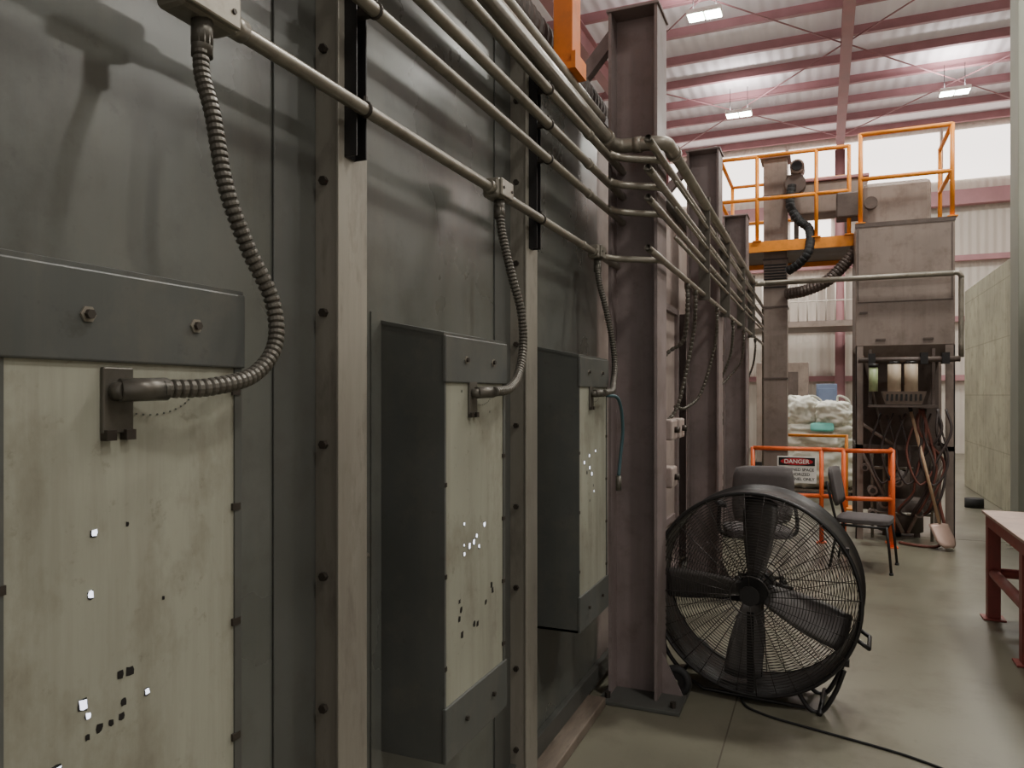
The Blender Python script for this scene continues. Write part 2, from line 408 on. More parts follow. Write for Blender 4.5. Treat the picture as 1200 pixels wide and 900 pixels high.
tube('elbow_far', [(-.735,8.86,z),(-.735,8.95,z),(-.70,8.99,z),(-.62,9.0,z)], .034, M_pipe, g, 16, True, 6)
tube('cross_pipe', [(-.64,9.0,z),(1.26,9.0,z)], .030, M_pipe, g, 16)
tube('cross_drop', [(1.24,9.0,z),(1.30,9.0,z),(1.335,9.01,z-.04),(1.335,9.02,z-.12),(1.335,9.02,2.0)], .026, M_pipe, g, 16, True, 6)
for a in [(-1.0,3.6,z),(-.735,3.97,z)]:
    cyl('collar', (a[0],a[1]-.02,a[2]), (a[0],a[1]+.02,a[2]), .042, M_pipe, g, 18)
cyl('collar', (-.90,3.765,z), (-.86,3.765,z), .042, M_pipe, g, 18)
g = G('vent_pipe', (-1.1, 2, 3.0))
tube('pipe', [(-1.06,-3,3.02),(-1.06,3.6,3.02),(-1.06,3.7,3.02)], .030, M_pipe, g, 14)
g = G('flexible_duct', (-1.28, 2, 3.24))
ribbed('duct', [(-1.25,-3,3.26),(-1.25,0,3.26),(-1.25,2,3.26),(-1.26,3.0,3.26),(-1.27,4.4,3.25),(-1.3,5.2,3.24)], .105, .06, M_flexduct, g, 20, .14)
g = G('conduit_rack', (-.8, 7, 2.7))
tubes('tubing', [((-.73, 4.0, zz), (-.73, 10.4, zz)) for zz in (2.44, 2.60, 2.74)], .010, M_pipe, g)
boxes('clamp', [(-.79, -.715, y-.012, y+.012, 2.25, 2.95) for y in (5.2, 6.38, 7.65, 8.82)], M_flex, g)
for y in (.30, 1.53, 2.755):
    g = G('strut_bracket', (-1.05, y, 2.5))
    boxes('channel', [(-1.075,-1.071,y-.022,y+.022,2.18,3.0), (-1.071,-1.04,y-.022,y-.018,2.18,3.0), (-1.071,-1.04,y+.018,y+.022,2.18,3.0)], M_black, g)
    for zz in (2.296, 2.53, 2.668, 2.805):
        xc = -1.03 if zz < 2.4 else -1.0
        rr_ = .0175 if zz < 2.6 else .020
        bm = bmesh.new(); pts = [Vector((xc+rr_*math.sin(a), y, zz+rr_*math.cos(a))) for a in [2*math.pi*k/16 for k in range(16)]]
        sweep(bm, pts, lambda i: .0045, 6, closed=True)
        me = bpy.data.meshes.new('clamp'); bm.to_mesh(me); bm.free(); link(me, 'clamp', M_bolt, g, True)
        box('standoff', -1.07, xc-.01, y-.010, y+.010, zz-.010, zz+.010, M_bolt, g, 0)
        bolts('clamp_ear', [(xc, y, zz+rr_)], (0,0,1), .006, .014, M_bolt, g)

def jbox(y, s=1.0):
    g = G('conduit_junction_box', (-1.03, y, 2.30))
    box('body', -1.065, -1.0, y-.055*s, y+.055*s, 2.268, 2.335, M_pipe, g, .012)
    box('lid', -1.003, -.992, y-.05*s, y+.05*s, 2.272, 2.331, M_pipe, g, .004)
    cyl('hub_a', (-1.03, y-.085*s, 2.298), (-1.03, y-.05*s, 2.298), .022, M_pipe, g, 14)
    cyl('hub_b', (-1.03, y+.05*s, 2.298), (-1.03, y+.085*s, 2.298), .022, M_pipe, g, 14)
    cyl('outlet', (-1.025, y, 2.27), (-1.025, y, 2.225), .019, M_flex, g, 14)
    bolts('lid_screws', [(-.992, y-.035*s, 2.30), (-.992, y+.035*s, 2.30)], (1,0,0), .005, .003, M_bolt, g)
jbox(1.01, 1.25); jbox(2.33); jbox(3.53, .8); jbox(-.23, 1.0)

def loop(name, pts, r=.0148, m=M_flex, pitch=.0125):
    g = G(name, pts[0]); ribbed('hose', pts, r, pitch, m, g, 14, .30)
    cyl('ferrule', Vector(pts[0])+Vector((0,0,.012)), Vector(pts[0])-Vector((0,0,.03)), r*1.3, M_flex, g, 12)
loop('flexible_conduit', [(-1.025,1.01,2.235),(-1.015,1.00,2.17),(-.985,.995,2.09),(-.955,.995,1.96),(-.935,1.025,1.86),(-.915,1.065,1.77),(-.90,1.055,1.69),(-.89,.99,1.635),(-.885,.89,1.613),(-.90,.81,1.609)], .0145)
loop('flexible_conduit', [(-1.025,2.33,2.235),(-1.01,2.32,2.15),(-.97,2.31,2.0),(-.94,2.32,1.88),(-.925,2.30,1.76),(-.91,2.22,1.665),(-.89,2.10,1.62),(-.89,1.99,1.610)])
loop('flexible_conduit', [(-1.025,3.53,2.235),(-1.01,3.51,2.15),(-.97,3.50,2.0),(-.94,3.50,1.85),(-.925,3.48,1.74),(-.91,3.40,1.66),(-.89,3.30,1.62),(-.89,3.18,1.610)])
g = G('air_hose', (-.9, 3.4, 1.6)); tube('hose', [(-.89,3.2,1.60),(-.87,3.34,1.58),(-.87,3.42,1.45),(-.885,3.43,1.3),(-.89,3.42,1.22)], .008, M_teal, g, 8, True)
cyl('tip', (-.89,3.42,1.22), (-.89,3.42,1.15), .013, M_flex, g, 10)
for (y, zb) in ((4.55,1.75),(4.85,1.4),(5.9,1.5),(7.0,1.6),(8.0,1.7),(9.4,1.6)):
    loop('flexible_conduit', [(-.76,y,2.27),(-.76,y+.01,2.15),(-.80,y+.12,1.95),(-.90,y+.14,zb+.12),(-1.0,y+.02,zb),(-1.06,y-.12,zb+.01)], .013, M_flex, .03)

g = G('jib_hoist_post', (-1.05, 3.2, 3.1))
box('post', -1.11, -1.02, 3.12, 3.24, 3.06, 4.2, M_jib, g, .004)
boxes('shoe', [(-1.125,-1.0,3.10,3.26,3.035,3.065), (-1.02,-1.0,3.10,3.26,3.065,3.11)], M_jib, g)
box('arm', -3.5, -1.02, 3.12, 3.24, 4.2, 4.3, M_jib, g, .004)

# ------------------------------------------------------------------ bucket elevator tower
g = G('bucket_elevator', (-.55, 10, 0))
box('casing', -.70, -.42, 9.9, 10.2, 0, 4.6, M_unit, g, .006)
boxes('casing_flanges', [(-.71, -.41, 9.89, 10.21, z, z+.02) for z in (.9, 1.8, 2.7, 3.3, 4.1)], M_hop, g)
boxes('louvres', [(-.69, -.43, 9.885, 9.90, 2.95+.035*k, 2.965+.035*k) for k in range(9)], M_black, g)
box('head_cover', -.74, -.38, 9.86, 10.24, 4.58, 4.61, M_unit, g, .006)
cyl('blower_motor', (-.30, 9.78, 4.42), (-.30, 10.05, 4.42), .085, M_unit, g, 20)
cyl('motor_cap', (-.30, 9.75, 4.42), (-.30, 9.78, 4.42), .06, M_black, g, 20)
box('motor_bracket', -.42, -.25, 9.85, 10.0, 4.28, 4.34, M_hop, g, .004)
cyl('blower_housing', (-.32, 9.82, 4.22), (-.32, 9.98, 4.22), .12, M_hop, g, 24)
g = G('exhaust_hose', (-.2, 9.9, 4))
ribbed('hose_upper', [(-.36,9.84,4.2),(-.38,9.8,3.95),(-.28,9.78,3.75),(-.16,9.76,3.62),(-.16,9.60,3.35),(-.26,9.62,3.2),(-.4,9.7,3.12)], .055, .05, M_rubber, g, 14, .1)
ribbed('hose_lower', [(-.42,9.86,2.86),(-.2,9.76,2.88),(.05,9.7,2.98),(.22,9.7,3.15),(.36,9.7,3.32)], .072, .04, M_hop, g, 14, .1)

g = G('abrasive_separator', (0, 10.4, 3.8))
box('trough', -.4, .5, 10.15, 10.55, 3.9, 4.3, M_unit, g, .02)
box('trough_lid', -.42, .52, 10.12, 10.58, 4.3, 4.34, M_purlin, g, .01)
boxes('trough_legs', [(x, x+.05, yy, yy+.05, 3.47, 3.9) for x in (-.35, .25) for yy in (10.2, 10.5)], M_hop, g)
box('hood', .42, 1.12, 9.5, 9.95, 3.5, 4.05, M_unit, g, .05)
box('hood_step', .14, .42, 9.6, 9.9, 3.7, 4.0, M_hop, g, .02)
cyl('hood_stub', (.5, 9.48, 3.8), (.5, 9.40, 3.8), .07, M_hop, g, 20)

# ------------------------------------------------------------------ platform and guard rails
g = G('access_platform', (0, 10.2, 3.4))
box('grating', -1.2, .33, 9.7, 11.0, 3.43, 3.47, M_hop, g, 0)
boxes('edge_beam', [(-1.2,.34,9.66,9.70,3.37,3.50), (-1.2,.34,11.0,11.04,3.37,3.50), (-1.24,-1.2,9.66,11.04,3.37,3.50)], M_orange, g)
def rail(g, pts, z0, z1, m, r=.022, mid=True):
    segs = []
    for a, b in zip(pts, pts[1:]):
        segs.append(((a[0],a[1],z1),(b[0],b[1],z1)))
        if mid: segs.append(((a[0],a[1],(z0+z1)/2),(b[0],b[1],(z0+z1)/2)))
    for p in pts: segs.append(((p[0],p[1],z0),(p[0],p[1],z1+r*.5)))
    tubes('rail_tubes', segs, r, m, g, 10)
    boxes('foot_plates', [(p[0]-.05,p[0]+.05,p[1]-.05,p[1]+.05,z0,z0+.012) for p in pts], m, g)
rail(g, [(-1.2,11.02),(-1.2,9.68),(-.76,9.68),(-.08,9.68),(.28,9.68)], 3.5, 4.56, M_orange, .024)
rail(g, [(-1.2,11.0),(.3,11.0)], 3.5, 4.56, M_orange)
g = G('collector_guard_rail', (.8, 9.2, 3.5))
rail(g, [(1.27,10.05),(1.27,9.14),(.38,9.14)], 3.505, 4.50, M_orange, .024)

# ------------------------------------------------------------------ dust collector
g = G('dust_collector', (.8, 9.6, 0))
x0, x1, y0, y1 = .33, 1.29, 9.1, 10.1
box('cabinet', x0, x1, y0, y1, 2.14, 3.5, M_unit, g, .008)
boxes('cabinet_trim', [(x0-.006,x1+.006,y0-.006,y0+.02,3.46,3.505),(x0+.02,x1-.02,y0-.008,y0,2.62,2.63),(x0+.02,x0+.03,y0-.006,y0,2.64,3.44),(x1-.03,x1-.02,y0-.006,y0,2.64,3.44),(x0+.04,x0+.12,y0-.012,y0,2.5,2.52),(x0+.2,x0+.3,y0-.012,y0,2.2,2.22),(x1-.3,x1-.2,y0-.012,y0,2.2,2.22)], M_hop, g)
def frustum(name, a, za, b, zb, m, g):
    vs = [(a[0],a[2],za),(a[1],a[2],za),(a[1],a[3],za),(a[0],a[3],za),(b[0],b[2],zb),(b[1],b[2],zb),(b[1],b[3],zb),(b[0],b[3],zb)]
    fs = [(0,1,2,3),(7,6,5,4),(0,4,5,1),(1,5,6,2),(2,6,7,3),(3,7,4,0)]
    me = bpy.data.meshes.new(name); me.from_pydata(vs, [], fs); return link(me, name, m, g)
frustum('skirt', (x0,x1,y0,y1), 2.14, (x0+.12,x1-.12,y0+.12,y1-.05), 2.0, M_unit, g)
frustum('hopper', (x0+.12,x1-.12,y0+.2,y1-.1), 2.0, (.72,.90,9.5,9.7), .75, M_hop, g)
cyl('hopper_neck', (.81,9.6,.75), (.81,9.6,.40), .10, M_hop, g, 20)
cyl('pressure_pot', (.81,9.6,.42), (.81,9.6,.05), .24, M_hop, g, 28)
boxes('pot_feet', [(.62,.68,9.45,9.51,0,.1),(.94,1.0,9.45,9.51,0,.1),(.78,.84,9.75,9.81,0,.1)], M_hop, g)
boxes('legs', [(x0,x0+.075,y0,y0+.012,0,2.14),(x0,x0+.012,y0,y0+.075,0,2.14),(x1-.09,x1,y0,y0+.012,0,2.14),(x1-.012,x1,y0,y0+.09,0,2.14),
               (x0,x0+.075,y1-.012,y1,0,2.14),(x1-.075,x1,y1-.012,y1,0,2.14)], M_unit, g)
boxes('leg_cross', [(x0,x1,y0,y0+.04,1.0,1.05),(x0,x1,y1-.04,y1,1.0,1.05),(x0,x0+.03,y0,y1,1.0,1.05),(x1-.03,x1,y0,y1,1.0,1.05)], M_hop, g)
boxes('back_sheet', [(x0+.03,x1-.03,y1-.02,y1-.012,.2,2.1)], M_hop, g)
tubes('leg_braces', [((x0+.04,y0+.02,1.02),(.8,y0+.02,.1)),((x1-.04,y0+.02,1.02),(.85,y0+.02,.1)),((x0+.04,y0+.02,1.3),(.75,y0+.02,1.02))], .018, M_unit, g)
cyl('manifold', (x0+.02, 8.98, 1.98), (x1+.03, 8.98, 1.98), .03, M_hop, g, 14)
boxes('manifold_valves', [(x, x+.07, 8.93, 9.03, 1.93, 2.05) for x in (.45, .95, 1.15)], M_black, g)
g2 = G('air_filter_bank', (.75, 8.95, 1.7))
for x in (.70, .86):
    cyl('filter_can', (x, 8.93, 1.93), (x, 8.93, 1.64), .065, M_filter, g2, 24)
    cyl('filter_cap', (x, 8.93, 1.96), (x, 8.93, 1.93), .05, M_black, g2, 24)
cyl('filter_green', (.50, 8.95, 1.90), (.50, 8.95, 1.64), .045, M_filterg, g2, 20)
cyl('filter_green_cap', (.50, 8.95, 1.94), (.50, 8.95, 1.90), .05, M_black, g2, 20)
frustum('filter_drawer', (.58,1.0,8.86,9.08), 1.64, (.62,.96,8.90,9.06), 1.50, M_unit, g2)
boxes('drawer_slots', [(x, x+.02, 8.868, 8.89, 1.54, 1.61) for x in [.62+.045*k for k in range(8)]], M_black, g2)
boxes('shelf', [(.45,1.1,8.86,9.1,1.47,1.495)], M_hop, g2)
boxes('hanger', [(.46,.49,9.05,9.1,1.49,2.1),(1.07,1.10,9.05,9.1,1.49,2.1)], M_hop, g2)
g = G('blast_hoses', (1.0, 9.0, 1))
random.seed(3)
for k in range(7):
    a = random.uniform(.95, 1.2); b = random.uniform(.9, 1.22)
    tube('hose', [(a, 9.05, 1.45), (a+random.uniform(-.08,.06), 8.98, 1.2), (b, 8.93+.02*k, .8+random.uniform(-.2,.2)), (b-.1*random.random(), 8.97, .55), (b-.16, 9.02, .35), (.9, 9.25, .25)], .013, M_hose if k % 2 else M_hose2, g, 8, True)
for k in range(5):
    cx = .58+.12*k
    tube('coil', [(cx, 9.06, 1.4), (cx-.12, 8.95, 1.0), (cx, 8.93, .65), (cx+.15, 8.97, .9), (cx+.06, 9.06, 1.38)], .011, M_hose2 if k != 3 else M_hose, g, 8, True)
tube('floor_hose', [(1.12, 8.98, .5), (1.18, 8.95, .15), (1.1, 8.88, .02), (.9, 8.85, .02), (.75, 8.95, .02)], .016, M_hose, g, 8, True)
g = G('valve_assembly', (.65, 9.1, .3))
for (x, z, r) in ((.5,.55,.05),(.62,.42,.06),(.5,.3,.045),(.95,.33,.05),(1.08,.42,.04),(.75,.65,.05),(.42,.8,.04)):
    cyl('valve_body', (x, 9.05, z), (x, 9.2, z), r, M_unit, g, 16)
    cyl('valve_face', (x, 9.04, z), (x, 9.05, z), r*.6, M_bolt, g, 16)
tubes('valve_pipes', [((.5,9.14,.02),(.5,9.14,1.0)),((.62,9.14,.42),(.62,9.14,1.02)),((.5,9.14,.30),(1.08,9.14,.30)),((1.08,9.14,.02),(1.08,9.14,.95)),((.42,9.12,.8),(.9,9.12,.8))], .016, M_pipe, g)

g = G('shovel', (1.1, 8.7, 0))
cyl('handle', (.87, 9.04, 1.42), (1.11, 8.82, .27), .016, mat('ash_handle', (190,160,130), .6), g, 12)
cyl('grip', (.855, 9.055, 1.49), (.87, 9.04, 1.42), .02, M_black, g, 12)
def shovel_blade():
    vs = []; fs = []; nu, nv = 9, 8
    top = Vector((1.11, 8.82, .27)); d = Vector((.10, -.14, -.265)).normalized(); s = Vector((.9,.45,0)).normalized(); nrm = d.cross(s)
    for j in range(nv+1):
        t = j/nv; w = .105*(1 if t < .6 else math.sqrt(max(0.02, 1-((t-.6)/.4)**2*.85)))
        for i in range(nu+1):
            u = i/nu*2-1
            vs.append(top + d*(t*.27) + s*(u*w) - nrm*(.025*u*u))
    for j in range(nv):
        for i in range(nu):
            a = j*(nu+1)+i; fs.append((a, a+1, a+nu+2, a+nu+1))
    me = bpy.data.meshes.new('blade'); me.from_pydata(vs, [], fs)
    ob = link(me, 'blade', mat('shovel_steel', (176,150,138), .4, .4), g, True)
    md = ob.modifiers.new('s', 'SOLIDIFY'); md.thickness = .003
shovel_blade()

# ------------------------------------------------------------------ barrier + sign
g = G('safety_barrier', (0, 8.6, 0))
rail(g, [(-.73,8.72),(-.02,8.72),(.2,8.72)], 0, 1.01, M_orange2, r=.024)
rail(g, [(.2,8.62),(.67,8.72),(.67,9.0)], 0, 1.01, M_orange2, r=.024)
g = G('loading_gate', (0, 11.5, 0))
tubes('gate_tubes', [((-.55,11.5,1.02),(.30,11.5,1.02)),((-.55,11.5,.82),(.30,11.5,.82)),((-.55,11.5,0),(-.55,11.5,1.04)),((.30,11.5,0),(.30,11.5,1.04))], .022, M_orange, g)
boxes('gate_feet', [(-.62,-.48,11.3,11.7,0,.02),(.23,.37,11.3,11.7,0,.02)], M_orange, g)
g = G('danger_sign', (-.28, 8.66, .9))
SX0, SX1, SY, SZ0, SZ1 = -.47, -.07, 8.685, .64, .93
box('plate', SX0, SX1, SY, SY+.008, SZ0, SZ1, M_white, g, .002)
box('header', SX0+.015, SX1-.015, SY-.003, SY, SZ1-.10, SZ1-.012, M_signblk, g, 0)
bm = bmesh.new(); r_ = bmesh.ops.create_circle(bm, cap_ends=True, segments=40, radius=1)
for v in bm.verts: v.co = Vector(((SX0+SX1)/2+v.co.x*.165, SY-.005, SZ1-.056+v.co.y*.038))
me = bpy.data.meshes.new('oval'); bm.to_mesh(me); bm.free(); link(me, 'oval', M_signred, g)
def text(s, x, z, size, m, y):
    cu = bpy.data.curves.new('lettering', 'FONT'); cu.body = s; cu.size = size; cu.align_x = 'CENTER'; cu.align_y = 'CENTER'; cu.offset = .0008
    ob = bpy.data.objects.new('lettering', cu); COL.objects.link(ob); cu.materials.append(m)
    ob.location = (x, y, z); ob.rotation_euler = (math.pi/2, 0, 0); g.add(ob)
cx = (SX0+SX1)/2
text('DANGER', cx, SZ1-.057, .064, M_white, SY-.008)
text('CONFINED SPACE', cx, SZ0+.145, .043, M_signblk, SY-.003)
text('AUTHORIZED', cx, SZ0+.094, .043, M_signblk, SY-.003)
text('PERSONNEL ONLY', cx, SZ0+.043, .043, M_signblk, SY-.003)

# ------------------------------------------------------------------ chairs
def cushion(name, sx, sy, sz, loc, rot, m, g, curve=0):
    bm = bmesh.new(); bmesh.ops.create_cube(bm, size=1)
    bmesh.ops.subdivide_edges(bm, edges=bm.edges[:], cuts=5, use_grid_fill=True)
    for v in bm.verts:
        x, y, z = v.co*2
        v.co = Vector((x*sx/2*(1-.10*abs(y)**4), y*sy/2*(1-.10*abs(x)**4), z*sz/2*(1-.45*max(abs(x), abs(y))**6) + curve*(x*x)))
    R = Matrix.Rotation(rot[2],3,'Z') @ Matrix.Rotation(rot[0],3,'X')
    for v in bm.verts: v.co = R @ v.co + Vector(loc)
    me = bpy.data.meshes.new(name); bm.to_mesh(me); bm.free()
    return link(me, name, m, g, True)
g = G('office_chair', (-.50, 6.35, 0), math.radians(195), True)
cushion('seat', .50, .48, .09, (0,0,.50), (0,0,0), M_fabric, g)
cushion('backrest', .46, .46, .08, (0,.27,.82), (math.radians(82),0,0), M_fabric, g, .03)
tube('back_spine', [(0,.05,.44),(0,.26,.46),(0,.31,.55),(0,.31,.75)], .022, M_black, g, 8, True)
for s in (-1, 1):
    tube('arm_frame', [(s*.2,.05,.45),(s*.30,.04,.50),(s*.30,.02,.66),(s*.29,-.02,.70)], .016, M_black, g, 8, True)
    box('arm_pad', s*.29-.035, s*.29+.035, -.14, .14, .70, .735, M_rubber, g, .012)
cyl('gas_lift', (0,0,.10), (0,0,.46), .028, M_black, g, 14)
for k in range(5):
    a = 2*math.pi*k/5
    cyl('base_arm', (0,0,.11), (.30*math.cos(a), .30*math.sin(a), .075), .022, M_black, g, 10, .014)
    cx_, cy_ = .30*math.cos(a), .30*math.sin(a)
    cyl('castor', (cx_-.02*math.sin(a), cy_+.02*math.cos(a), .03), (cx_+.02*math.sin(a), cy_-.02*math.cos(a), .03), .03, M_rubber, g, 14)
g = G('guest_chair', (.36, 7.65, 0), math.radians(80), True)
cushion('seat', .46, .46, .07, (0,0,.45), (0,0,0), M_fabric, g)
cushion('backrest', .44, .36, .05, (0,.27,.74), (math.radians(80),0,0), M_fabric, g, .03)
for s in (-1, 1):
    tube('side_frame', [(s*.24,-.24,.012),(s*.235,-.22,.25),(s*.23,-.20,.42)], .012, M_black, g, 8)
    tube('rear_frame', [(s*.24,.27,.012),(s*.23,.22,.30),(s*.22,.22,.45),(s*.215,.27,.66),(s*.21,.30,.80)], .012, M_black, g, 8)
    cyl('foot', (s*.24,-.24,0), (s*.24,-.24,.02), .018, M_rubber, g, 10)
tubes('cross_bars', [((-.23,-.2,.41),(.23,-.2,.41)),((-.225,.22,.41),(.225,.22,.41)),((-.23,-.2,.41),(-.225,.22,.41)),((.23,-.2,.41),(.225,.22,.41))], .012, M_black, g)

# ------------------------------------------------------------------ drum fan
FR = .52; FZ = .570; HD = .17
g = G('drum_fan', (-.335, 4.19, 0), math.radians(-4), True)
def ring(bm, r, y, wr, seg=72, s=5):
    pts = [Vector((r*math.cos(a), y, FZ+r*math.sin(a))) for a in [2*math.pi*k/seg for k in range(seg)]]
    sweep(bm, pts, lambda i: wr, s, closed=True)
bm = bmesh.new(); n = 96; prof = [(-HD, FR), (-HD+.005, FR+.008), (-HD+.02, FR-.004), (HD-.02, FR-.004), (HD-.005, FR+.008), (HD, FR), (HD-.02, FR-.010), (-HD+.02, FR-.010)]
rings_ = []
for k in range(n):
    a = 2*math.pi*k/n
    rings_.append([bm.verts.new((r*math.cos(a), y, FZ+r*math.sin(a))) for y, r in prof])
for k in range(n):
    A = rings_[k]; B = rings_[(k+1) % n]
    for j in range(len(prof)): bm.faces.new((A[j], A[(j+1) % len(prof)], B[(j+1) % len(prof)], B[j]))
bmesh.ops.recalc_face_normals(bm, faces=bm.faces[:])
me = bpy.data.meshes.new('drum_shell'); bm.to_mesh(me); bm.free(); link(me, 'drum_shell', M_black, g, True)
for nm, y in (('front', -HD-.01), ('back', HD+.01)):
    bm = bmesh.new(); bow = -.03 if y < 0 else .03
    r = .10
    while r < FR-.01:
        ring(bm, r, y+bow*(1-(r/FR)**2), .0018, 64, 4); r += .0145
    ring(bm, .10, y+bow, .004, 40, 6)
    for k in range(32):
        a = 2*math.pi*k/32+.06
        pts = [Vector((q*math.cos(a), y+bow*(1-(q/FR)**2)+(.002 if y > 0 else -.002), FZ+q*math.sin(a))) for q in (.0 if k % 8 == 0 else .10, .25, .4, FR)]
        sweep(bm, pts, lambda i: .0026 if k % 4 == 0 else .0018, 5)
    me = bpy.data.meshes.new('grille_'+nm); bm.to_mesh(me); bm.free(); link(me, 'grille_'+nm, M_grille, g, True)
    bm = bmesh.new(); ring(bm, FR, y*.96, .011, 96, 8)
    me = bpy.data.meshes.new('rim_'+nm); bm.to_mesh(me); bm.free(); link(me, 'rim_'+nm, M_black, g, True)
cyl('hub_badge', (0,-HD-.046,FZ), (0,-HD-.038,FZ), .05, M_black, g, 28)
cyl('motor', (0,.0,FZ), (0,.13,FZ), .085, M_black, g, 28)
cyl('hub', (0,-.10,FZ), (0,.0,FZ), .075, M_black, g, 28)
boxes('motor_mount', [(-.02,.02,.08,.11,FZ-FR+.01,FZ+FR-.01), (-.30,.30,.11,.13,FZ-.12,FZ-.09)], M_black, g)
box('front_strut', -.018, .018, -HD-.012, -HD-.003, FZ-FR+.02, FZ-.09, M_black, g, 0)
for k, ang in enumerate((86, 182, 262, 338)):
    a = math.radians(ang); vs = []; fs = []; nu, nv = 6, 8
    er = Vector((math.cos(a), 0, math.sin(a))); et = Vector((-math.sin(a), 0, math.cos(a))); ey = Vector((0,1,0))
    for j in range(nv+1):
        t = j/nv; r = .06+t*(FR-.09); w = .055+.045*math.sin(min(1, t*1.15)*math.pi*.62)
        tw = math.radians(38-16*t)
        for i in range(nu+1):
            u = i/nu*2-1
            vs.append(Vector((0,-.04,FZ)) + er*(r-.018*u*u*(t > .9)) + et*(u*w*math.cos(tw)) + ey*(u*w*math.sin(tw)-.015*(1-u*u)))
    for j in range(nv):
        for i in range(nu):
            b = j*(nu+1)+i; fs.append((b, b+1, b+nu+2, b+nu+1))
    me = bpy.data.meshes.new('blade'); me.from_pydata(vs, [], fs)
    ob = link(me, 'blade', M_blade, g, True); md = ob.modifiers.new('s', 'SOLIDIFY'); md.thickness = .004
tube('axle', [(-.37,-.24,.085),(-.37,.24,.085)], .011, M_black, g, 8)
for y in (-.25, .25):
    bm = bmesh.new()
    pts = [Vector((-.37+.062*math.cos(a), y, .085+.062*math.sin(a))) for a in [2*math.pi*k/32 for k in range(32)]]
    sweep(bm, pts, lambda i: .022, 10, closed=True); me = bpy.data.meshes.new('tyre'); bm.to_mesh(me); bm.free(); link(me, 'tyre', M_rubber, g, True)
    cyl('wheel_disc', (-.37,y-.016,.085), (-.37,y+.016,.085), .046, M_black, g, 20)
    cyl('wheel_hub', (-.37,y-.024,.085), (-.37,y+.024,.085), .014, M_pipe, g, 12)
for y in (-.13, .13):
    tube('cradle_tube', [(-.37,y,.095),(-.45,y,.2),(-.505,y,.35)], .012, M_black, g, 8, True)
    tube('foot_tube', [(.44,y,.235),(.40,y,.12),(.34,y,.015),(.28,y,.015),(.22,y,.10)], .012, M_black, g, 8, True)
    tube('under_tube', [(-.37,y,.085),(-.25,y,.025),(.26,y,.018)], .010, M_black, g, 8)
tube('foot_bar', [(.33,-.17,.013),(.33,.17,.013)], .013, M_black, g, 8)
tube('handle', [(.49,-.10,FZ-.18),(.55,-.10,FZ-.22),(.55,.10,FZ-.22),(.49,.10,FZ-.18)], .011, M_black, g, 8)
boxes('clips', [(.43,.465,-HD-.01,-HD+.02,FZ-.30,FZ-.27), (.43,.465,-HD-.01,-HD+.02,FZ+.25,FZ+.28)], M_black, g)
g = G('power_cord', (-.2, 3.9, 0))
tube('cord', [(-.36,4.40,.012),(-.40,4.12,.010),(-.37,3.98,.008),(-.30,3.92,.006),(-.194,3.87,.006),(.036,3.80,.006),(.265,3.73,.006),(.42,3.66,.006),(.8,3.45,.006),(1.6,3.3,.006)], .006, M_rubber, g, 8, True)

# ------------------------------------------------------------------ bench
g = G('steel_workbench', (1.5, 5.6, 0))
box('top', 1.06, 1.95, 4.3, 6.3, .745, .765, M_tabletop, g, .003)
boxes('top_frame', [(1.08,1.13,4.33,6.27,.66,.745),(1.88,1.93,4.33,6.27,.66,.745),(1.13,1.88,4.33,4.38,.66,.745),(1.13,1.88,6.22,6.27,.66,.745)], M_red, g)
for x in (1.08, 1.85):
    for y in (4.33, 5.2, 6.19):
        box('leg', x, x+.08, y, y+.08, .012, .66, M_red, g, .004); box('foot', x-.03, x+.11, y-.03, y+.11, 0, .012, M_red, g, .002)
for x in (1.12, 1.89):
    cyl('stretcher', (x,4.37,.33), (x,6.23,.33), .035, M_red, g, 16)
cyl('stretcher_end', (1.12,6.23,.33), (1.89,6.23,.33), .035, M_red, g, 16)
g = G('rubber_ring', (2.0, 12.3, 0))
cyl('ring', (1.98,12.3,0), (1.98,12.3,.13), .12, M_rubber, g, 28)

# ------------------------------------------------------------------ bulk bags
g = G('bulk_bag_stack', (0, 13, 0))
boxes('pallet', [(-.6,.5,12.5+.2*k,12.6+.2*k,.10,.12) for k in range(6)] + [(x,x+.09,12.5,13.6,0,.10) for x in (-.6,-.1,.41)], M_wood, g)
def bag(z, h, w, seed, x, y=13.05, d=None):
    d = d or w
    bm = bmesh.new(); bmesh.ops.create_cube(bm, size=1); bmesh.ops.subdivide_edges(bm, edges=bm.edges[:], cuts=22, use_grid_fill=True)
    for v in bm.verts:
        a = v.co*2
        k = 1/max(1e-3, (abs(a.x)**4+abs(a.y)**4+abs(a.z)**4)**(1/4))
        q = a*k
        q *= (1+.16*noise.noise(q*1.8+Vector((seed,0,0)))+.10*noise.noise(q*5+Vector((0,seed,0))))
        v.co = Vector((q.x*w/2*(1+.08*(1-q.z*q.z))+x, q.y*d/2+y, max(z, z+h/2+q.z*h/2)))
    me = bpy.data.meshes.new('bag'); bm.to_mesh(me); bm.free(); link(me, 'bag', M_bag, g, True)
bag(.12, .66, 1.0, 1, -.05); bag(.72, .46, .98, 5, -.10); bag(1.08, .50, .52, 9, -.34, 12.95, .7); bag(1.08, .42, .52, 13, .14, 12.9, .7)
cushion('aqua_flap', .34, .14, .04, (-.02, 12.53, 1.10), (math.radians(65),0,0), M_aqua, g)
for x in (-.42, -.1, .3):
    tube('lift_strap', [(x-.08,12.8,1.35),(x-.09,12.75,1.58),(x+.06,12.75,1.52),(x+.08,12.8,1.35)], .016, M_bag, g, 8, True)

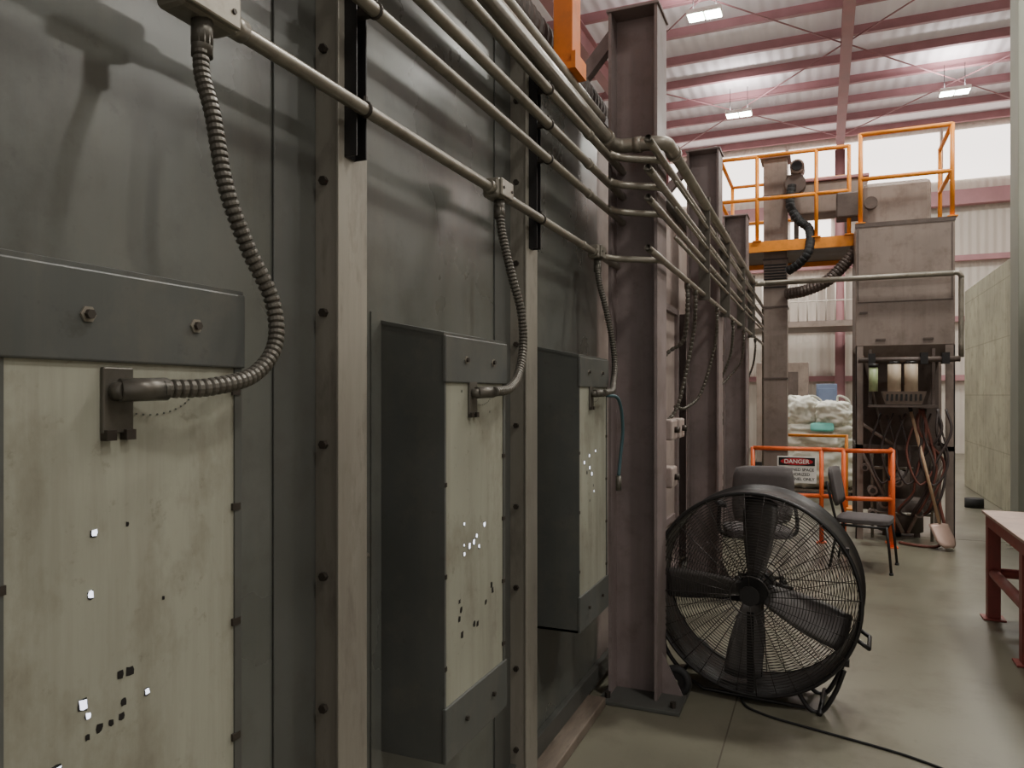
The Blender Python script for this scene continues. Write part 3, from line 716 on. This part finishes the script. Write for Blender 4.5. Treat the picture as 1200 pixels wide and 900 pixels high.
# ------------------------------------------------------------------ background machinery
g = G('blue_control_cabinet', (-.1, 18, 0))
box('case', -.15, .28, 18, 18.6, 0, 1.85, M_bluecab, g, .01); box('door_panel', -.11, .24, 17.985, 18, .1, 1.75, M_bluecab, g, .006)
box('handle', .18, .2, 17.96, 17.985, .9, 1.1, M_black, g, .003)
g = G('grey_machine_cabinet', (-1, 17, 0))
box('case', -1.35, -.3, 17, 17.8, 0, 2.3, M_unit, g, .01); box('vent', -1.2, -.5, 16.985, 17, 1.5, 2.1, M_hop, g, .005); box('base', -1.4, -.25, 16.95, 17.85, 0, .15, M_black, g, .005)
g = G('mezzanine', (0, 21, 3.6))
box('deck', -5, 1.6, 20.5, 22.5, 3.35, 3.5, M_unit, g, 0)
tubes('mezz_rail', [((-5,20.5,4.5),(1.6,20.5,4.5)),((-5,20.5,4.0),(1.6,20.5,4.0))]+[((-5+.22*k,20.5,3.5),(-5+.22*k,20.5,4.5)) for k in range(31)], .018, M_siding, g, 6)
boxes('mezz_posts', [(x,x+.15,20.5,20.65,0,3.35) for x in (-4.9,-2,1.4)], M_purlin, g)
g = G('storage_rack', (1.2, 17.5, 0))
boxes('uprights', [(x,x+.07,y,y+.07,0,2.6) for x in (.75,1.9) for y in (17.4,18.3)], M_orange2, g)
boxes('shelves', [(.75,1.97,17.4,18.37,z,z+.06) for z in (.15,1.1,2.0)], M_bluecab, g)
box('crate', .85, 1.3, 17.5, 18.2, .21, .75, M_wood, g); box('crate_b', 1.38, 1.85, 17.5, 18.2, 1.16, 1.6, M_siding, g); box('crate_c', .85,1.25,17.5,18.1,1.16,1.75, M_unit, g)

# ------------------------------------------------------------------ high-bay lamps
def lamp(x, y, power=230):
    g = G('high_bay_lamp', (x, y, 8.5))
    z = RZ-.9
    tubes('hanger', [((x-.2,y,z+.08),(x-.2,y,RZ-.25)),((x+.2,y,z+.08),(x+.2,y,RZ-.25))], .008, M_black, g, 6)
    box('housing', x-.30, x+.30, y-.17, y+.17, z, z+.08, M_white, g, .01)
    boxes('lens', [(x-.28,x-.02,y-.14,y+.14,z-.012,z), (x+.02,x+.28,y-.14,y+.14,z-.012,z)], M_lamp, g)
    li = bpy.data.lights.new('lamp_light', 'AREA'); li.shape = 'RECTANGLE'; li.size = .9; li.size_y = .5; li.energy = power; li.color = (1,.97,.90)
    ob = bpy.data.objects.new('lamp_light', li); COL.objects.link(ob); ob.location = (x, y, z-.04); g.add(ob)
    li = bpy.data.lights.new('ceiling_fill', 'AREA'); li.shape = 'RECTANGLE'; li.size = .6; li.size_y = .3; li.energy = power*.20; li.color = (1,.95,.94)  # extra upward light, added only to brighten the ceiling
    ob = bpy.data.objects.new('ceiling_fill', li); COL.objects.link(ob); ob.location = (x, y, z+.1); ob.rotation_euler = (math.pi,0,0); g.add(ob)
for (x, y) in ((-1.95,13.5),(-1.88,18.6),(2.7,19.1),(3.8,13),(3.8,7.5),(1.0,7.2),(3.8,.5),(9,10),(9,2),(-7,10)):  # visible fixtures come first; the rest are unseen, added for light coverage
    lamp(x, y)

# ------------------------------------------------------------------ world + camera
w = bpy.data.worlds.new('world'); scene.world = w; w.use_nodes = True
bg = w.node_tree.nodes['Background']; bg.inputs[0].default_value = (1,.95,.90,1); bg.inputs[1].default_value = .72

cam = bpy.data.cameras.new('camera'); co = bpy.data.objects.new('camera', cam); COL.objects.link(co)
cam.sensor_width = 36; cam.lens = 26.1; cam.shift_y = 13/1200; cam.clip_end = 200
co.location = (0,0,1.6); co.rotation_euler = (math.pi/2, 0, math.radians(22.76))
scene.camera = co
